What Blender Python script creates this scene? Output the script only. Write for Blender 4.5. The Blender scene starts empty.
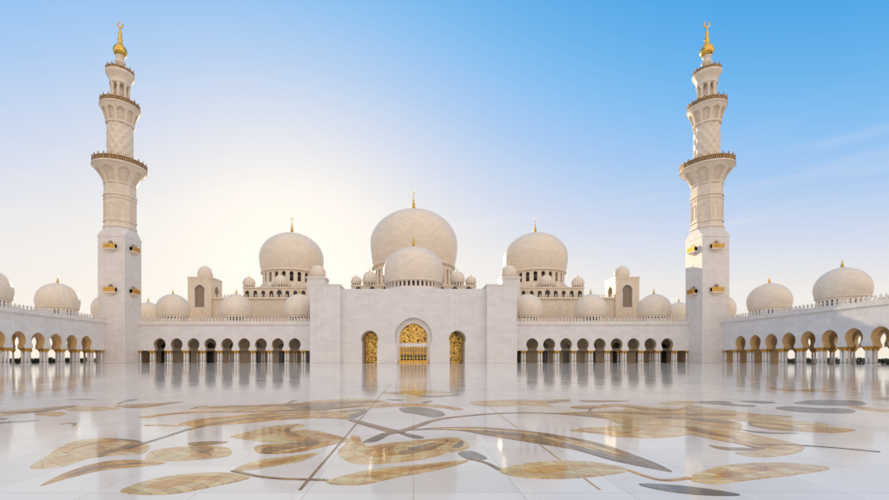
import bpy, bmesh, math, random
from mathutils import Vector, Matrix
random.seed(7)
PI = math.pi
sc = bpy.context.scene
COL = sc.collection

# ------------------------------------------------------------------ camera
F = 430.0            # focal length in photo pixels (photo frame 889 wide)
VX, VY = 413.5, 358.5
cam_d = bpy.data.cameras.new('camera')
cam = bpy.data.objects.new('camera', cam_d); COL.objects.link(cam)
cam.location = (0, 0, 1.5); cam.rotation_euler = (PI/2, 0, 0)
cam_d.sensor_width = 36; cam_d.lens = 36*F/889
cam_d.shift_x = (444.5-VX)/889; cam_d.shift_y = (VY-250)/889
cam_d.clip_start = 0.1; cam_d.clip_end = 9000
sc.camera = cam

# ------------------------------------------------------------------ light
SUN_AZ, SUN_EL = math.radians(-15.8), math.radians(12.4)
w = bpy.data.worlds.new('World'); sc.world = w; w.use_nodes = True
nt = w.node_tree; nt.nodes.clear()
N = nt.nodes.new
out = N('ShaderNodeOutputWorld'); bg = N('ShaderNodeBackground'); sky = N('ShaderNodeTexSky')
sky.sky_type = 'NISHITA'; sky.sun_disc = False
sky.sun_elevation = SUN_EL
sky.sun_rotation = SUN_AZ          # 0 = +Y, positive turns to +X
sky.air_density = 1.0; sky.dust_density = 1.0; sky.ozone_density = 2.0; sky.altitude = 0
EXPO = 0.3
bg.inputs['Strength'].default_value = 0.15
KS = 1/(0.15*2**EXPO)
L = nt.links.new
def lin(c): return tuple((v/255/12.92 if v/255 <= .04045 else ((v/255+.055)/1.055)**2.4) for v in c)
def wm(op, a, b=None, c=None, clamp=False):
    n = N('ShaderNodeMath'); n.operation = op; n.use_clamp = clamp
    for i, v in enumerate((a, b, c)):
        if v is None: continue
        if hasattr(v, 'is_linked'): L(v, n.inputs[i])
        else: n.inputs[i].default_value = v
    return n.outputs[0]
def wmix(f, a, b, mode='MIX'):
    n = N('ShaderNodeMix'); n.data_type = 'RGBA'; n.blend_type = mode
    for k, v in (('Factor', f), ('A', a), ('B', b)):
        if hasattr(v, 'is_linked'): L(v, n.inputs[k])
        elif k == 'Factor': n.inputs[k].default_value = v
        else: n.inputs[k].default_value = (*v, 1)
    return n.outputs['Result']
tc = N('ShaderNodeTexCoord'); DIR = tc.outputs['Generated']
sep = N('ShaderNodeSeparateXYZ'); L(DIR, sep.inputs[0])
dp = N('ShaderNodeVectorMath'); dp.operation = 'DOT_PRODUCT'; L(DIR, dp.inputs[0])
dp.inputs[1].default_value = (math.sin(SUN_AZ)*math.cos(SUN_EL), math.cos(SUN_AZ)*math.cos(SUN_EL), math.sin(SUN_EL))
g = wm('ARCCOSINE', wm('MINIMUM', wm('MAXIMUM', dp.outputs['Value'], -1.0), 1.0))     # angle from the sun
z = wm('MAXIMUM', sep.outputs[2], 0.0)
t = wm('MULTIPLY', z, wm('ADD', wm('MULTIPLY', g, 1.2), 0.42))
r = N('ShaderNodeValToRGB'); cr = r.color_ramp
stops = [(0, (247, 238, 224)), (.07, (245, 239, 233)), (.2, (236, 235, 236)), (.33, (206, 218, 241)), (.48, (162, 201, 245)),
         (.6, (128, 191, 245)), (.7, (100, 181, 241)), (.83, (68, 167, 234)), (1.0, (52, 155, 228))]
while len(cr.elements) < len(stops): cr.elements.new(.5)
for e, (p, c) in zip(cr.elements, stops): e.position = p; e.color = (*lin(c), 1)
L(t, r.inputs['Fac'])
glow = wm('EXPONENT', wm('MULTIPLY', wm('POWER', wm('DIVIDE', g, 0.20), 2.0), -1.0))
c = wmix(wm('MULTIPLY', glow, 0.13), r.outputs['Color'], (1.0, .90, .74), 'ADD')
hz = wm('MULTIPLY', wm('EXPONENT', wm('MULTIPLY', z, -9.0)), 0.65)
c = wmix(hz, c, lin((251, 240, 224)))
halo = wm('EXPONENT', wm('MULTIPLY', wm('POWER', wm('DIVIDE', g, 0.37), 2.0), -1.0))
c = wmix(wm('MULTIPLY', halo, 0.42), c, lin((255, 247, 230)))
top = N('ShaderNodeMapRange'); top.interpolation_type = 'SMOOTHSTEP'
top.inputs['From Min'].default_value = .68; top.inputs['From Max'].default_value = .96; L(z, top.inputs['Value'])
c = wmix(top.outputs['Result'], c, (.80, .82, .86))
# pale rosy sky opposite the low sun
back = N('ShaderNodeMapRange'); back.interpolation_type = 'SMOOTHSTEP'
back.inputs['From Min'].default_value = 1.2; back.inputs['From Max'].default_value = 2.0; L(g, back.inputs['Value'])
c = wmix(back.outputs['Result'], c, (1.32, 1.15, 1.06))
# a share of the physical sky, its range compressed
gm = N('ShaderNodeGamma'); gm.inputs['Gamma'].default_value = 0.5; L(sky.outputs['Color'], gm.inputs['Color'])
nis = wmix(1.0, gm.outputs['Color'], (.40, .36, .33), 'MULTIPLY')
c = wmix(0.08, c, nis)
# thin cirrus low on the right
mp = N('ShaderNodeMapping'); mp.inputs['Scale'].default_value = (2.0, 2.0, 16); mp.inputs['Rotation'].default_value = (0.10, 0.20, 0)
nz = N('ShaderNodeTexNoise'); nz.inputs['Scale'].default_value = 2.0; nz.inputs['Detail'].default_value = 7; nz.inputs['Roughness'].default_value = 0.6
L(DIR, mp.inputs['Vector']); L(mp.outputs['Vector'], nz.inputs['Vector'])
cm = N('ShaderNodeMapRange'); cm.inputs['From Min'].default_value = .52; cm.inputs['From Max'].default_value = .82; cm.inputs['To Max'].default_value = .55; L(nz.outputs['Fac'], cm.inputs['Value'])
low = N('ShaderNodeMapRange'); low.inputs['From Min'].default_value = .42; low.inputs['From Max'].default_value = .16; L(z, low.inputs['Value'])
c = wmix(wm('MULTIPLY', cm.outputs['Result'], low.outputs['Result']), c, (.93, .90, .88))
sc_ = N('ShaderNodeVectorMath'); sc_.operation = 'SCALE'; sc_.inputs['Scale'].default_value = KS; L(c, sc_.inputs[0])
L(sc_.outputs['Vector'], bg.inputs['Color']); L(bg.outputs['Background'], out.inputs['Surface'])

sd = bpy.data.lights.new('sun', 'SUN'); sd.energy = 2.1; sd.angle = math.radians(0.5); sd.color = (1.0, 0.78, 0.50)
so = bpy.data.objects.new('sun', sd); COL.objects.link(so)
to_sun = Vector((math.sin(SUN_AZ)*math.cos(SUN_EL), math.cos(SUN_AZ)*math.cos(SUN_EL), math.sin(SUN_EL)))
so.rotation_euler = to_sun.to_track_quat('Z', 'Y').to_euler()
so.location = to_sun*400
vs = sc.view_settings
vs.view_transform = 'Standard'; vs.look = 'None'; vs.gamma = 1; vs.use_curve_mapping = False
vs.exposure = EXPO

# ------------------------------------------------------------------ materials
def mat(name, rough=0.5, color=(0.7, 0.7, 0.7), metallic=0.0):
    m = bpy.data.materials.new(name); m.use_nodes = True
    b = m.node_tree.nodes['Principled BSDF']
    b.inputs['Base Color'].default_value = (*color, 1)
    b.inputs['Roughness'].default_value = rough
    b.inputs['Metallic'].default_value = metallic
    return m, m.node_tree, b

def node(t, kind, **inp):
    n = t.nodes.new(kind)
    for k, v in inp.items():
        n.inputs[k.replace('_', ' ')].default_value = v
    return n

def mixc(t, fac, a, b, mode='MIX'):
    n = t.nodes.new('ShaderNodeMix'); n.data_type = 'RGBA'; n.blend_type = mode
    for key, v in (('Factor', fac), ('A', a), ('B', b)):
        if hasattr(v, 'is_linked'): t.links.new(v, n.inputs[key])
        elif key == 'Factor': n.inputs['Factor'].default_value = v
        else: n.inputs[key].default_value = (*v, 1)
    return n.outputs['Result']

def ramp(t, src, stops):
    r = t.nodes.new('ShaderNodeValToRGB')
    while len(r.color_ramp.elements) < len(stops): r.color_ramp.elements.new(0.5)
    for e, (p, c) in zip(r.color_ramp.elements, stops):
        e.position = p; e.color = (*c, 1) if not isinstance(c, (int, float)) else (c, c, c, 1)
    t.links.new(src, r.inputs['Fac']); return r.outputs['Color']

def math_n(t, op, a, b=None):
    n = t.nodes.new('ShaderNodeMath'); n.operation = op
    for i, v in enumerate((a, b)):
        if v is None: continue
        if hasattr(v, 'is_linked'): t.links.new(v, n.inputs[i])
        else: n.inputs[i].default_value = v
    return n.outputs[0]

def marble(name, base, rough=0.35, bw=1.5, bh=0.75, joint=0.82, polar=0, vein=0.5, tint=(0.80, 0.72, 0.62)):
    """cut marble blocks with faint joints; polar > 0: courses wrap round the object's own axis"""
    m, t, b = mat(name, rough)
    lk = t.links.new
    if polar:
        tco = t.nodes.new('ShaderNodeTexCoord'); src = tco.outputs['Object']
        sep = t.nodes.new('ShaderNodeSeparateXYZ'); lk(src, sep.inputs[0])
        u = math_n(t, 'MULTIPLY', math_n(t, 'ARCTAN2', sep.outputs[1], sep.outputs[0]), polar)
        z = sep.outputs[2]
    else:
        g = t.nodes.new('ShaderNodeNewGeometry'); src = g.outputs['Position']
        sep = t.nodes.new('ShaderNodeSeparateXYZ'); lk(src, sep.inputs[0])
        sn = t.nodes.new('ShaderNodeSeparateXYZ'); lk(g.outputs['True Normal'], sn.inputs[0])
        ax = math_n(t, 'GREATER_THAN', math_n(t, 'ABSOLUTE', sn.outputs[0]), 0.6)
        u = math_n(t, 'ADD', math_n(t, 'MULTIPLY', sep.outputs[1], ax),
                   math_n(t, 'MULTIPLY', sep.outputs[0], math_n(t, 'SUBTRACT', 1.0, ax)))
        z = sep.outputs[2]
    cb = t.nodes.new('ShaderNodeCombineXYZ'); lk(u, cb.inputs[0]); lk(z, cb.inputs[1])
    br = t.nodes.new('ShaderNodeTexBrick'); lk(cb.outputs[0], br.inputs['Vector'])
    br.inputs['Scale'].default_value = 1.0; br.inputs['Brick Width'].default_value = bw; br.inputs['Row Height'].default_value = bh
    br.inputs['Mortar Size'].default_value = 0.018; br.inputs['Mortar Smooth'].default_value = 0.3
    lo = tuple(c*0.90 for c in base)
    br.inputs['Color1'].default_value = (*base, 1); br.inputs['Color2'].default_value = (*lo, 1)
    br.inputs['Mortar'].default_value = (*(c*joint for c in base), 1)
    n1 = node(t, 'ShaderNodeTexNoise', Scale=0.35, Detail=8.0, Roughness=0.65); lk(src, n1.inputs['Vector'])
    v = ramp(t, n1.outputs['Fac'], ((0.42, 0.0), (0.75, vein*0.28)))
    c1 = mixc(t, v, br.outputs['Color'], tuple(b_*t_ for b_, t_ in zip(base, tint)))
    n2 = node(t, 'ShaderNodeTexNoise', Scale=3.5, Detail=5.0); lk(src, n2.inputs['Vector'])
    c2 = mixc(t, 1.0, c1, ramp(t, n2.outputs['Fac'], ((0.3, 0.965), (0.7, 1.0))), 'MULTIPLY')
    ms = t.nodes.new('ShaderNodeMapping'); ms.inputs['Scale'].default_value = (1.1, 1.1, 0.07); lk(src, ms.inputs['Vector'])
    n4 = node(t, 'ShaderNodeTexNoise', Scale=1.0, Detail=6.0, Roughness=0.7); lk(ms.outputs['Vector'], n4.inputs['Vector'])
    c2 = mixc(t, 1.0, c2, ramp(t, n4.outputs['Fac'], ((0.34, (0.955, 0.95, 0.94)), (0.56, (1, 1, 1)))), 'MULTIPLY')
    lk(c2, b.inputs['Base Color'])
    bp = t.nodes.new('ShaderNodeBump'); bp.inputs['Strength'].default_value = 0.25; bp.inputs['Distance'].default_value = 0.02
    lk(br.outputs['Fac'], bp.inputs['Height']); bp.invert = True
    lk(bp.outputs['Normal'], b.inputs['Normal'])
    return m

WHITE = (0.82, 0.785, 0.745)
M = {}
M['marble'] = marble('white_marble_blocks', WHITE, 0.38)
M['wall'] = marble('white_wall_blocks', (0.80, 0.78, 0.772), 0.42, 2.4, 1.2, 0.80, vein=0.3)
M['cream'] = marble('cream_marble', (0.84, 0.725, 0.58), 0.4)
M['dome'] = marble('dome_marble', (0.88, 0.775, 0.635), 0.4, 1.1, 0.8, 0.86, polar=8, vein=0.35)
M['domebig'] = marble('great_dome_marble', (0.89, 0.77, 0.615), 0.4, 1.3, 0.9, 0.86, polar=15, vein=0.35)
M['shaft'] = marble('minaret_marble_warm_lit', (0.86, 0.745, 0.60), 0.42, 1.4, 0.9, 0.84, vein=0.45)  # same stone as the square shaft, warm light on the upper tiers tinted in
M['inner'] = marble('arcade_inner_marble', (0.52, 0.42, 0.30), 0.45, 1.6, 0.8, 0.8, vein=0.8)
M['lining'] = marble('arcade_lining_warm_light', (0.82, 0.56, 0.27), 0.4, 1.6, 0.8, 0.85, vein=0.5)  # amber glow of the side galleries put into the stone colour
M['column'] = marble('column_marble', (0.86, 0.835, 0.80), 0.45, 3, 5, 0.95, vein=0.2)

def gold(name, base=(0.86, 0.55, 0.12), rough=0.28, dark=(0.45, 0.24, 0.04), sc_=2.0, metal=0.92):
    m, t, b = mat(name, rough, base, metal)
    tco = t.nodes.new('ShaderNodeTexCoord')
    n = node(t, 'ShaderNodeTexNoise', Scale=sc_, Detail=4.0); t.links.new(tco.outputs['Object'], n.inputs['Vector'])
    c = mixc(t, ramp(t, n.outputs['Fac'], ((0.40, 0.0), (0.68, 0.7))), base, dark)
    t.links.new(c, b.inputs['Base Color'])
    return m
M['gold'] = gold('gold_leaf')
M['capital'] = gold('gilded_capital', (0.78, 0.47, 0.11), 0.38, (0.35, 0.18, 0.04), 3.0)
M['bronze'] = gold('bronze_rail', (0.52, 0.33, 0.15), 0.5, (0.16, 0.09, 0.035), 2.5, 0.35)

def screen_mat():
    """gilded floral glazing: swirling gilt tracery over amber glass"""
    m, t, b = mat('gilded_screen', 0.3)
    lk = t.links.new
    tco = t.nodes.new('ShaderNodeTexCoord')
    n0 = node(t, 'ShaderNodeTexNoise', Scale=0.34, Detail=2.0, Distortion=1.4); lk(tco.outputs['Object'], n0.inputs['Vector'])
    k = math_n(t, 'ABSOLUTE', math_n(t, 'SINE', math_n(t, 'MULTIPLY', n0.outputs['Fac'], 22.0)))
    f = ramp(t, k, ((0.35, 0.0), (0.95, 1.0)))
    lk(mixc(t, f, (0.07, 0.035, 0.01), (0.90, 0.56, 0.14)), b.inputs['Base Color'])
    lk(ramp(t, k, ((0.2, 0.25), (0.6, 0.7))), b.inputs['Metallic'])
    bp = node(t, 'ShaderNodeBump', Strength=0.35, Distance=0.05); lk(f, bp.inputs['Height']); lk(bp.outputs['Normal'], b.inputs['Normal'])
    return m
M['screen'] = screen_mat()
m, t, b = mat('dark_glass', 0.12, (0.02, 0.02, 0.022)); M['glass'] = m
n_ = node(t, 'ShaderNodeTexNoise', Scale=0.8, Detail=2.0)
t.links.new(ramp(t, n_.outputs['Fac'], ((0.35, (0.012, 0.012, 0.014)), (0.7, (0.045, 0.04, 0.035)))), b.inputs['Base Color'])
m, t, b = mat('lattice_glass', 0.4); M['lattice'] = m
tco = t.nodes.new('ShaderNodeTexCoord')
br = t.nodes.new('ShaderNodeTexChecker'); br.inputs['Scale'].default_value = 3.2
br.inputs['Color1'].default_value = (0.34, 0.27, 0.20, 1); br.inputs['Color2'].default_value = (0.20, 0.155, 0.11, 1)
t.links.new(tco.outputs['Object'], br.inputs['Vector']); t.links.new(br.outputs['Color'], b.inputs['Base Color'])

def floor_mat(name, base, var, rough=0.075, streak=False, slabs=True):
    m, t, b = mat(name, rough)
    b.inputs['Specular IOR Level'].default_value = 0.22 if streak else 0.4
    lk = t.links.new
    g = t.nodes.new('ShaderNodeNewGeometry'); src = g.outputs['Position']
    n = node(t, 'ShaderNodeTexNoise', Scale=0.6 if not streak else 1.1, Detail=7.0, Roughness=0.62, Distortion=0.6)
    mp_ = t.nodes.new('ShaderNodeMapping'); mp_.inputs['Scale'].default_value = (1, 1, 1) if not streak else (2.6, 0.7, 1)
    mp_.inputs['Rotation'].default_value = (0, 0, 0.9 if streak else 0.3)
    lk(src, mp_.inputs['Vector']); lk(mp_.outputs['Vector'], n.inputs['Vector'])
    if streak:
        mq = t.nodes.new('ShaderNodeMapping'); mq.inputs['Rotation'].default_value = (0, 0, 0.35); lk(src, mq.inputs['Vector'])
        nd = node(t, 'ShaderNodeTexNoise', Scale=0.5, Detail=1.0); lk(src, nd.inputs['Vector'])
        vd = t.nodes.new('ShaderNodeVectorMath'); vd.operation = 'MULTIPLY_ADD'; lk(nd.outputs['Color'], vd.inputs[0]); vd.inputs[1].default_value = (1.6, 1.6, 0); lk(mq.outputs['Vector'], vd.inputs[2])
        bq = t.nodes.new('ShaderNodeTexBrick'); lk(vd.outputs[0], bq.inputs['Vector']); bq.inputs['Scale'].default_value = 1
        bq.inputs['Brick Width'].default_value = .62; bq.inputs['Row Height'].default_value = .13; bq.inputs['Mortar Size'].default_value = .006
        bq.inputs['Color1'].default_value = (1.0, 1.0, 1.0, 1); bq.inputs['Color2'].default_value = (.70, .60, .46, 1); bq.inputs['Mortar'].default_value = (.45, .38, .3, 1)
        c = ramp(t, n.outputs['Fac'], ((0.30, tuple(v_*.8 for v_ in var)), (0.42, var), (0.50, base), (0.58, tuple(min(.8, v_*1.22+.03) for v_ in base)), (0.66, base), (0.8, var)))
        c = mixc(t, 1.0, c, bq.outputs['Color'], 'MULTIPLY')
    else:
        c = mixc(t, ramp(t, n.outputs['Fac'], ((0.36, 0.0), (0.70, 1.0))), base, var)
    br = t.nodes.new('ShaderNodeTexBrick'); br.offset = 0.0
    br.inputs['Scale'].default_value = 1; br.inputs['Brick Width'].default_value = 1.2 if slabs else 0.6
    br.inputs['Row Height'].default_value = 1.2 if slabs else 0.6
    br.inputs['Mortar Size'].default_value = 0.006; br.inputs['Color1'].default_value = (1, 1, 1, 1); br.inputs['Color2'].default_value = (0.87, 0.86, 0.845, 1)
    br.inputs['Mortar'].default_value = (0.66, 0.63, 0.60, 1)
    lk(src, br.inputs['Vector'])
    c = mixc(t, 1.0, c, br.outputs['Color'], 'MULTIPLY')
    lk(c, b.inputs['Base Color'])
    n3 = node(t, 'ShaderNodeTexNoise', Scale=0.9, Detail=3.0); lk(src, n3.inputs['Vector'])
    lk(ramp(t, n3.outputs['Fac'], ((0.3, rough*0.7), (0.75, rough*1.6))), b.inputs['Roughness'])
    bp = node(t, 'ShaderNodeBump', Strength=0.05, Distance=0.02); lk(n3.outputs['Fac'], bp.inputs['Height']); lk(bp.outputs['Normal'], b.inputs['Normal'])
    return m
M['floor'] = floor_mat('polished_white_floor', (0.84, 0.80, 0.745), (0.75, 0.705, 0.645))
M['f_gold'] = floor_mat('inlay_gold_marble', (0.70, 0.37, 0.09), (0.50, 0.23, 0.045), streak=True, slabs=False)
M['f_tan'] = floor_mat('inlay_tan_marble', (0.80, 0.56, 0.28), (0.72, 0.44, 0.16), streak=True, slabs=False)
M['f_brown'] = floor_mat('inlay_brown_marble', (0.33, 0.20, 0.08), (0.20, 0.12, 0.05), streak=True, slabs=False)
M['f_grey'] = floor_mat('inlay_grey_marble', (0.22, 0.21, 0.20), (0.13, 0.13, 0.135), streak=True, slabs=False)

m, t, b = mat('outer_ground', 0.9); M['ground'] = m
g = t.nodes.new('ShaderNodeNewGeometry'); n_ = node(t, 'ShaderNodeTexNoise', Scale=0.02, Detail=8.0)
t.links.new(g.outputs['Position'], n_.inputs['Vector'])
t.links.new(ramp(t, n_.outputs['Fac'], ((0.35, (0.24, 0.20, 0.15)), (0.7, (0.36, 0.31, 0.24)))), b.inputs['Base Color'])
m, t, b = mat('hedge_leaves', 0.7); M['hedge'] = m
g = t.nodes.new('ShaderNodeNewGeometry'); n_ = node(t, 'ShaderNodeTexNoise', Scale=1.5, Detail=4.0)
t.links.new(g.outputs['Position'], n_.inputs['Vector'])
t.links.new(ramp(t, n_.outputs['Fac'], ((0.35, (0.02, 0.03, 0.015)), (0.7, (0.05, 0.06, 0.03)))), b.inputs['Base Color'])

# ------------------------------------------------------------------ mesh builder
ZMAP = None      # optional re-spacing of heights, used by the minarets
class MB:
    def __init__(s): s.v = []; s.f = []; s.m = []; s.s = []
    def face(s, pts, mi=0, smooth=False):
        i = len(s.v); s.v += [tuple(p) for p in pts]; s.f.append(tuple(range(i, i+len(pts)))); s.m.append(mi); s.s.append(smooth)
    def box(s, x0, x1, y0, y1, z0, z1, mi=0):
        i = len(s.v)
        s.v += [(x0, y0, z0), (x1, y0, z0), (x1, y1, z0), (x0, y1, z0), (x0, y0, z1), (x1, y0, z1), (x1, y1, z1), (x0, y1, z1)]
        for f in ((3, 2, 1, 0), (4, 5, 6, 7), (0, 1, 5, 4), (1, 2, 6, 5), (2, 3, 7, 6), (3, 0, 4, 7)):
            s.f.append(tuple(i+k for k in f)); s.m.append(mi); s.s.append(False)
    def lathe(s, prof, n=24, cx=0, cy=0, mi=0, smooth=True, off=0.0, rmod=None):
        i = len(s.v); k = len(prof)
        for j in range(n):
            a = 2*PI*j/n+off
            for (r, z) in prof:
                rr = rmod(a, z, r) if rmod else r
                s.v.append((cx+rr*math.cos(a), cy+rr*math.sin(a), z))
        for j in range(n):
            j2 = (j+1) % n
            for q in range(k-1):
                s.f.append((i+j*k+q, i+j2*k+q, i+j2*k+q+1, i+j*k+q+1)); s.m.append(mi); s.s.append(smooth)
        for q, rev in ((0, True), (k-1, False)):
            if prof[q][0] > 0.02:
                c = [i+j*k+q for j in range(n)]
                s.f.append(tuple(c[::-1] if rev else c)); s.m.append(mi); s.s.append(False)
    def prism(s, pts, f, d0, d1, mi=0):
        """outline pts (u,z) extruded along depth; f(u,d,z) places it"""
        n = len(pts); a = [f(u, d0, z) for u, z in pts]; b_ = [f(u, d1, z) for u, z in pts]
        s.face(a, mi); s.face(b_[::-1], mi)
        for j in range(n):
            k = (j+1) % n; s.face((a[j], b_[j], b_[k], a[k]), mi)
    def build(s, name, material, parent=None, loc=(0, 0, 0), weld=False):
        if ZMAP:
            def zm(z):
                for (a, b_), (c, d) in zip(ZMAP, ZMAP[1:]):
                    if z <= c: return b_+(d-b_)*(z-a)/(c-a)
                return z
            s.v = [(x, y, zm(z)) for x, y, z in s.v]
        me = bpy.data.meshes.new(name); me.from_pydata(s.v, [], s.f)
        for mm in (material if isinstance(material, (list, tuple)) else [material]): me.materials.append(mm)
        me.polygons.foreach_set('material_index', s.m); me.polygons.foreach_set('use_smooth', s.s)
        if weld:
            bm = bmesh.new(); bm.from_mesh(me); bmesh.ops.remove_doubles(bm, verts=bm.verts, dist=0.0005); bm.to_mesh(me); bm.free()
        me.update()
        o = bpy.data.objects.new(name, me); COL.objects.link(o)
        o.location = loc
        if parent: o.parent = parent
        return o

def thing(name, label, cat, loc=(0, 0, 0), rz=0, group=None):
    o = bpy.data.objects.new(name, None); COL.objects.link(o); o.empty_display_size = 1
    o.location = loc; o.rotation_euler = (0, 0, rz); o['label'] = label; o['category'] = cat
    if group: o['group'] = group
    return o

ident = lambda u, d, z: (u, d, z)

def keyhole(uc, neck, r, zc, zb, tip=0.06, n=18, jamb=True):
    d = math.acos(min(1, neck/r)); pts = []
    if jamb: pts.append((uc-neck, zb))
    for i in range(n+1):
        a = PI+d-(PI+2*d)*i/n
        s_ = math.sin(a)
        pts.append((uc+r*math.cos(a), zc+r*s_*(1+tip*max(0, s_)**10)))
    if jamb: pts.append((uc+neck, zb))
    return pts

def arch_bay(mb, u0, u1, zb, zt, P, zc, th, f=ident, mi=0, reveal=1, back=True, d0=0.0, bottom=False):
    uc = (P[0][0]+P[-1][0])/2; Q = []
    for i, (u, z) in enumerate(P):
        if i == 0: Q.append((u0, zb)); continue
        if i == len(P)-1: Q.append((u1, zb)); continue
        if z <= zc+1e-6: Q.append((u0 if u < uc else u1, z)); continue
        du, dz = u-uc, z-zc
        k = min([((u1-uc) if du > 0 else (uc-u0))/abs(du) if abs(du) > 1e-9 else 1e9, (zt-zc)/dz if dz > 1e-9 else 1e9])
        Q.append((uc+du*k, zc+dz*k))
    for dd in ([d0, d0+th] if back else [d0]):
        for i in range(len(P)-1):
            a, b_, c, e = P[i], P[i+1], Q[i+1], Q[i]
            mb.face([f(p[0], dd, p[1]) for p in (a, b_, c, e)], mi)
            if abs(c[0]-e[0]) > 1e-6 and abs(c[1]-e[1]) > 1e-6 and max(c[1], e[1]) >= zt-1e-6:
                cu = u0 if c[0] < uc else u1
                mb.face([f(p[0], dd, p[1]) for p in (e, c, (cu, zt))], mi)
    for i in range(len(P)-1):
        mb.face((f(P[i][0], d0, P[i][1]), f(P[i+1][0], d0, P[i+1][1]), f(P[i+1][0], d0+th, P[i+1][1]), f(P[i][0], d0+th, P[i][1])), reveal, False)
    if bottom:
        for a, b_ in ((u0, P[0][0]), (P[-1][0], u1)):
            mb.face((f(a, d0, zb), f(b_, d0, zb), f(b_, d0+th, zb), f(a, d0+th, zb)), mi)

def cyl(R):
    return lambda u, d, z: ((R-d)*math.sin(u/R), -(R-d)*math.cos(u/R), z)

# ------------------------------------------------------------------ shared shapes
def finial_profile(h, r):
    p = [(1.0, 0), (1.0, .03), (.62, .07), (.40, .11), (.62, .15), (.85, .19), (.62, .25), (.34, .29), (.52, .33), (.66, .37), (.5, .42),
         (.26, .47), (.40, .51), (.44, .54), (.22, .60), (.14, .68), (.26, .72), (.12, .78), (.07, .90), (.012, 1.0)]
    return [(a*r, z*h) for a, z in p]

def crescent(mb, z, R, th, gap=35):
    """upturned crescent facing the courtyard"""
    n = 16; outer = []; inner = []
    for i in range(n+1):
        a = math.radians(90+gap+(360-2*gap)*i/n)
        outer.append((R*math.cos(a), z+R+R*math.sin(a)))
        inner.append((0.74*R*math.cos(a), z+R*1.12+0.76*R*math.sin(a)))
    for i in range(n):
        q = [outer[i], outer[i+1], inner[i+1], inner[i]]
        mb.prism(q, ident, -th/2, th/2)

def dome_profile(R, hl, hu, rb, tip=0.05):
    a = hl/math.sqrt(1-rb*rb); p = []
    for i in range(10):
        z = -hl+hl*i/10; p.append((R*math.sqrt(max(0, 1-(z/a)**2)), z+hl))
    for i in range(25):
        t_ = (PI/2)*i/24
        p.append((R*math.cos(t_)**(1.0)+0.0, hl+hu*(1-tip)*math.sin(t_)+hu*tip*(i/24)**9))
    p[-1] = (0.01, p[-1][1])
    return p

_cache = {}
def copy_of(o, parent, loc):
    c = o.copy(); COL.objects.link(c); c.parent = parent; c.location = loc
    return c

def add_dome(parent, loc, R, hl, hu, rb=0.93, drum_h=1.3, nwin=24, fin_h=2.0, fin_r=0.35, moon=False, segs=80, material='dome', win=0.62, label=None, tall=False):
    """loc = centre of the drum's foot. dome > drum, glazing, finial"""
    key = (R, hl, hu, rb, drum_h, nwin, fin_h, fin_r, moon)
    if key in _cache:
        src = _cache[key]
        d = copy_of(src, parent, loc)
        for ch in list(src.children):
            copy_of(ch, d, ch.location)
        return d
    mb = MB(); prof = dome_profile(R, hl, hu, rb)
    prof = [(p[0], p[1]+drum_h) for p in prof]
    rd = R*rb
    lip = [(rd*0.9, drum_h-0.02*R), (rd*1.035, drum_h-0.02*R), (rd*1.035, drum_h+0.012*R), (rd, drum_h+0.013*R)]
    mb.lathe(lip+prof[1:], segs)
    d = mb.build('dome', M[material], parent, loc)
    if label: d['label'] = label
    if drum_h > 0 and nwin:
        mb = MB(); Rr = rd*0.97; S = 2*PI*Rr/nwin; hw = S*win/2
        f = cyl(Rr); zc = drum_h*(0.62 if not tall else 0.68)
        r = min(hw, (drum_h-zc)*0.8)
        for k in range(nwin):
            u = k*S
            P = keyhole(u, r*0.86, r, zc, drum_h*0.12, 0.15, 10)
            # sill below, bay above
            for q in range(4):
                a, b_ = u-S/2+q*S/4, u-S/2+(q+1)*S/4
                mb.face((f(a, 0, 0), f(b_, 0, 0), f(b_, 0, drum_h*.12), f(a, 0, drum_h*.12)))
            arch_bay(mb, u-S/2, u+S/2, drum_h*.12, drum_h*0.99, P, zc, R*0.07, f, 0, 0, back=False)
        mb.build('drum', M[material], d)
        mb = MB(); mb.lathe([(Rr-R*0.065, 0.02), (Rr-R*0.065, drum_h*0.97)], segs)
        mb.build('window_glazing', M['glass'], d)
    elif drum_h > 0:
        mb = MB(); mb.lathe([(rd*.98, 0), (rd*.98, drum_h*0.98)], segs); mb.build('drum', M[material], d)
    mb = MB(); zt = drum_h+hl+hu
    mb.lathe([(p[0], p[1]+zt-0.03*hu) for p in finial_profile(fin_h, fin_r)], 14)
    if moon: crescent(mb, zt+fin_h*0.93, fin_r*.62, fin_r*0.3)
    mb.build('finial', M['gold'], d)
    _cache[key] = d
    return d

MER = [(-.30, 0), (.30, 0), (.24, .30), (.13, .48), (.30, .66), (.34, .90), (.20, 1.08), (.10, 1.18), (0, 1.42),
       (-.10, 1.18), (-.20, 1.08), (-.34, .90), (-.30, .66), (-.13, .48), (-.24, .30)]
def merlons(mb, u0, u1, z, step=1.1, d0=0.1, d1=0.35, k=1.0, f=ident):
    n = max(1, int(round((u1-u0)/step)))
    for i in range(n):
        c = u0+(i+.5)*(u1-u0)/n
        mb.prism([(c+a*k, z+b_*k) for a, b_ in MER], f, d0, d1)

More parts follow.
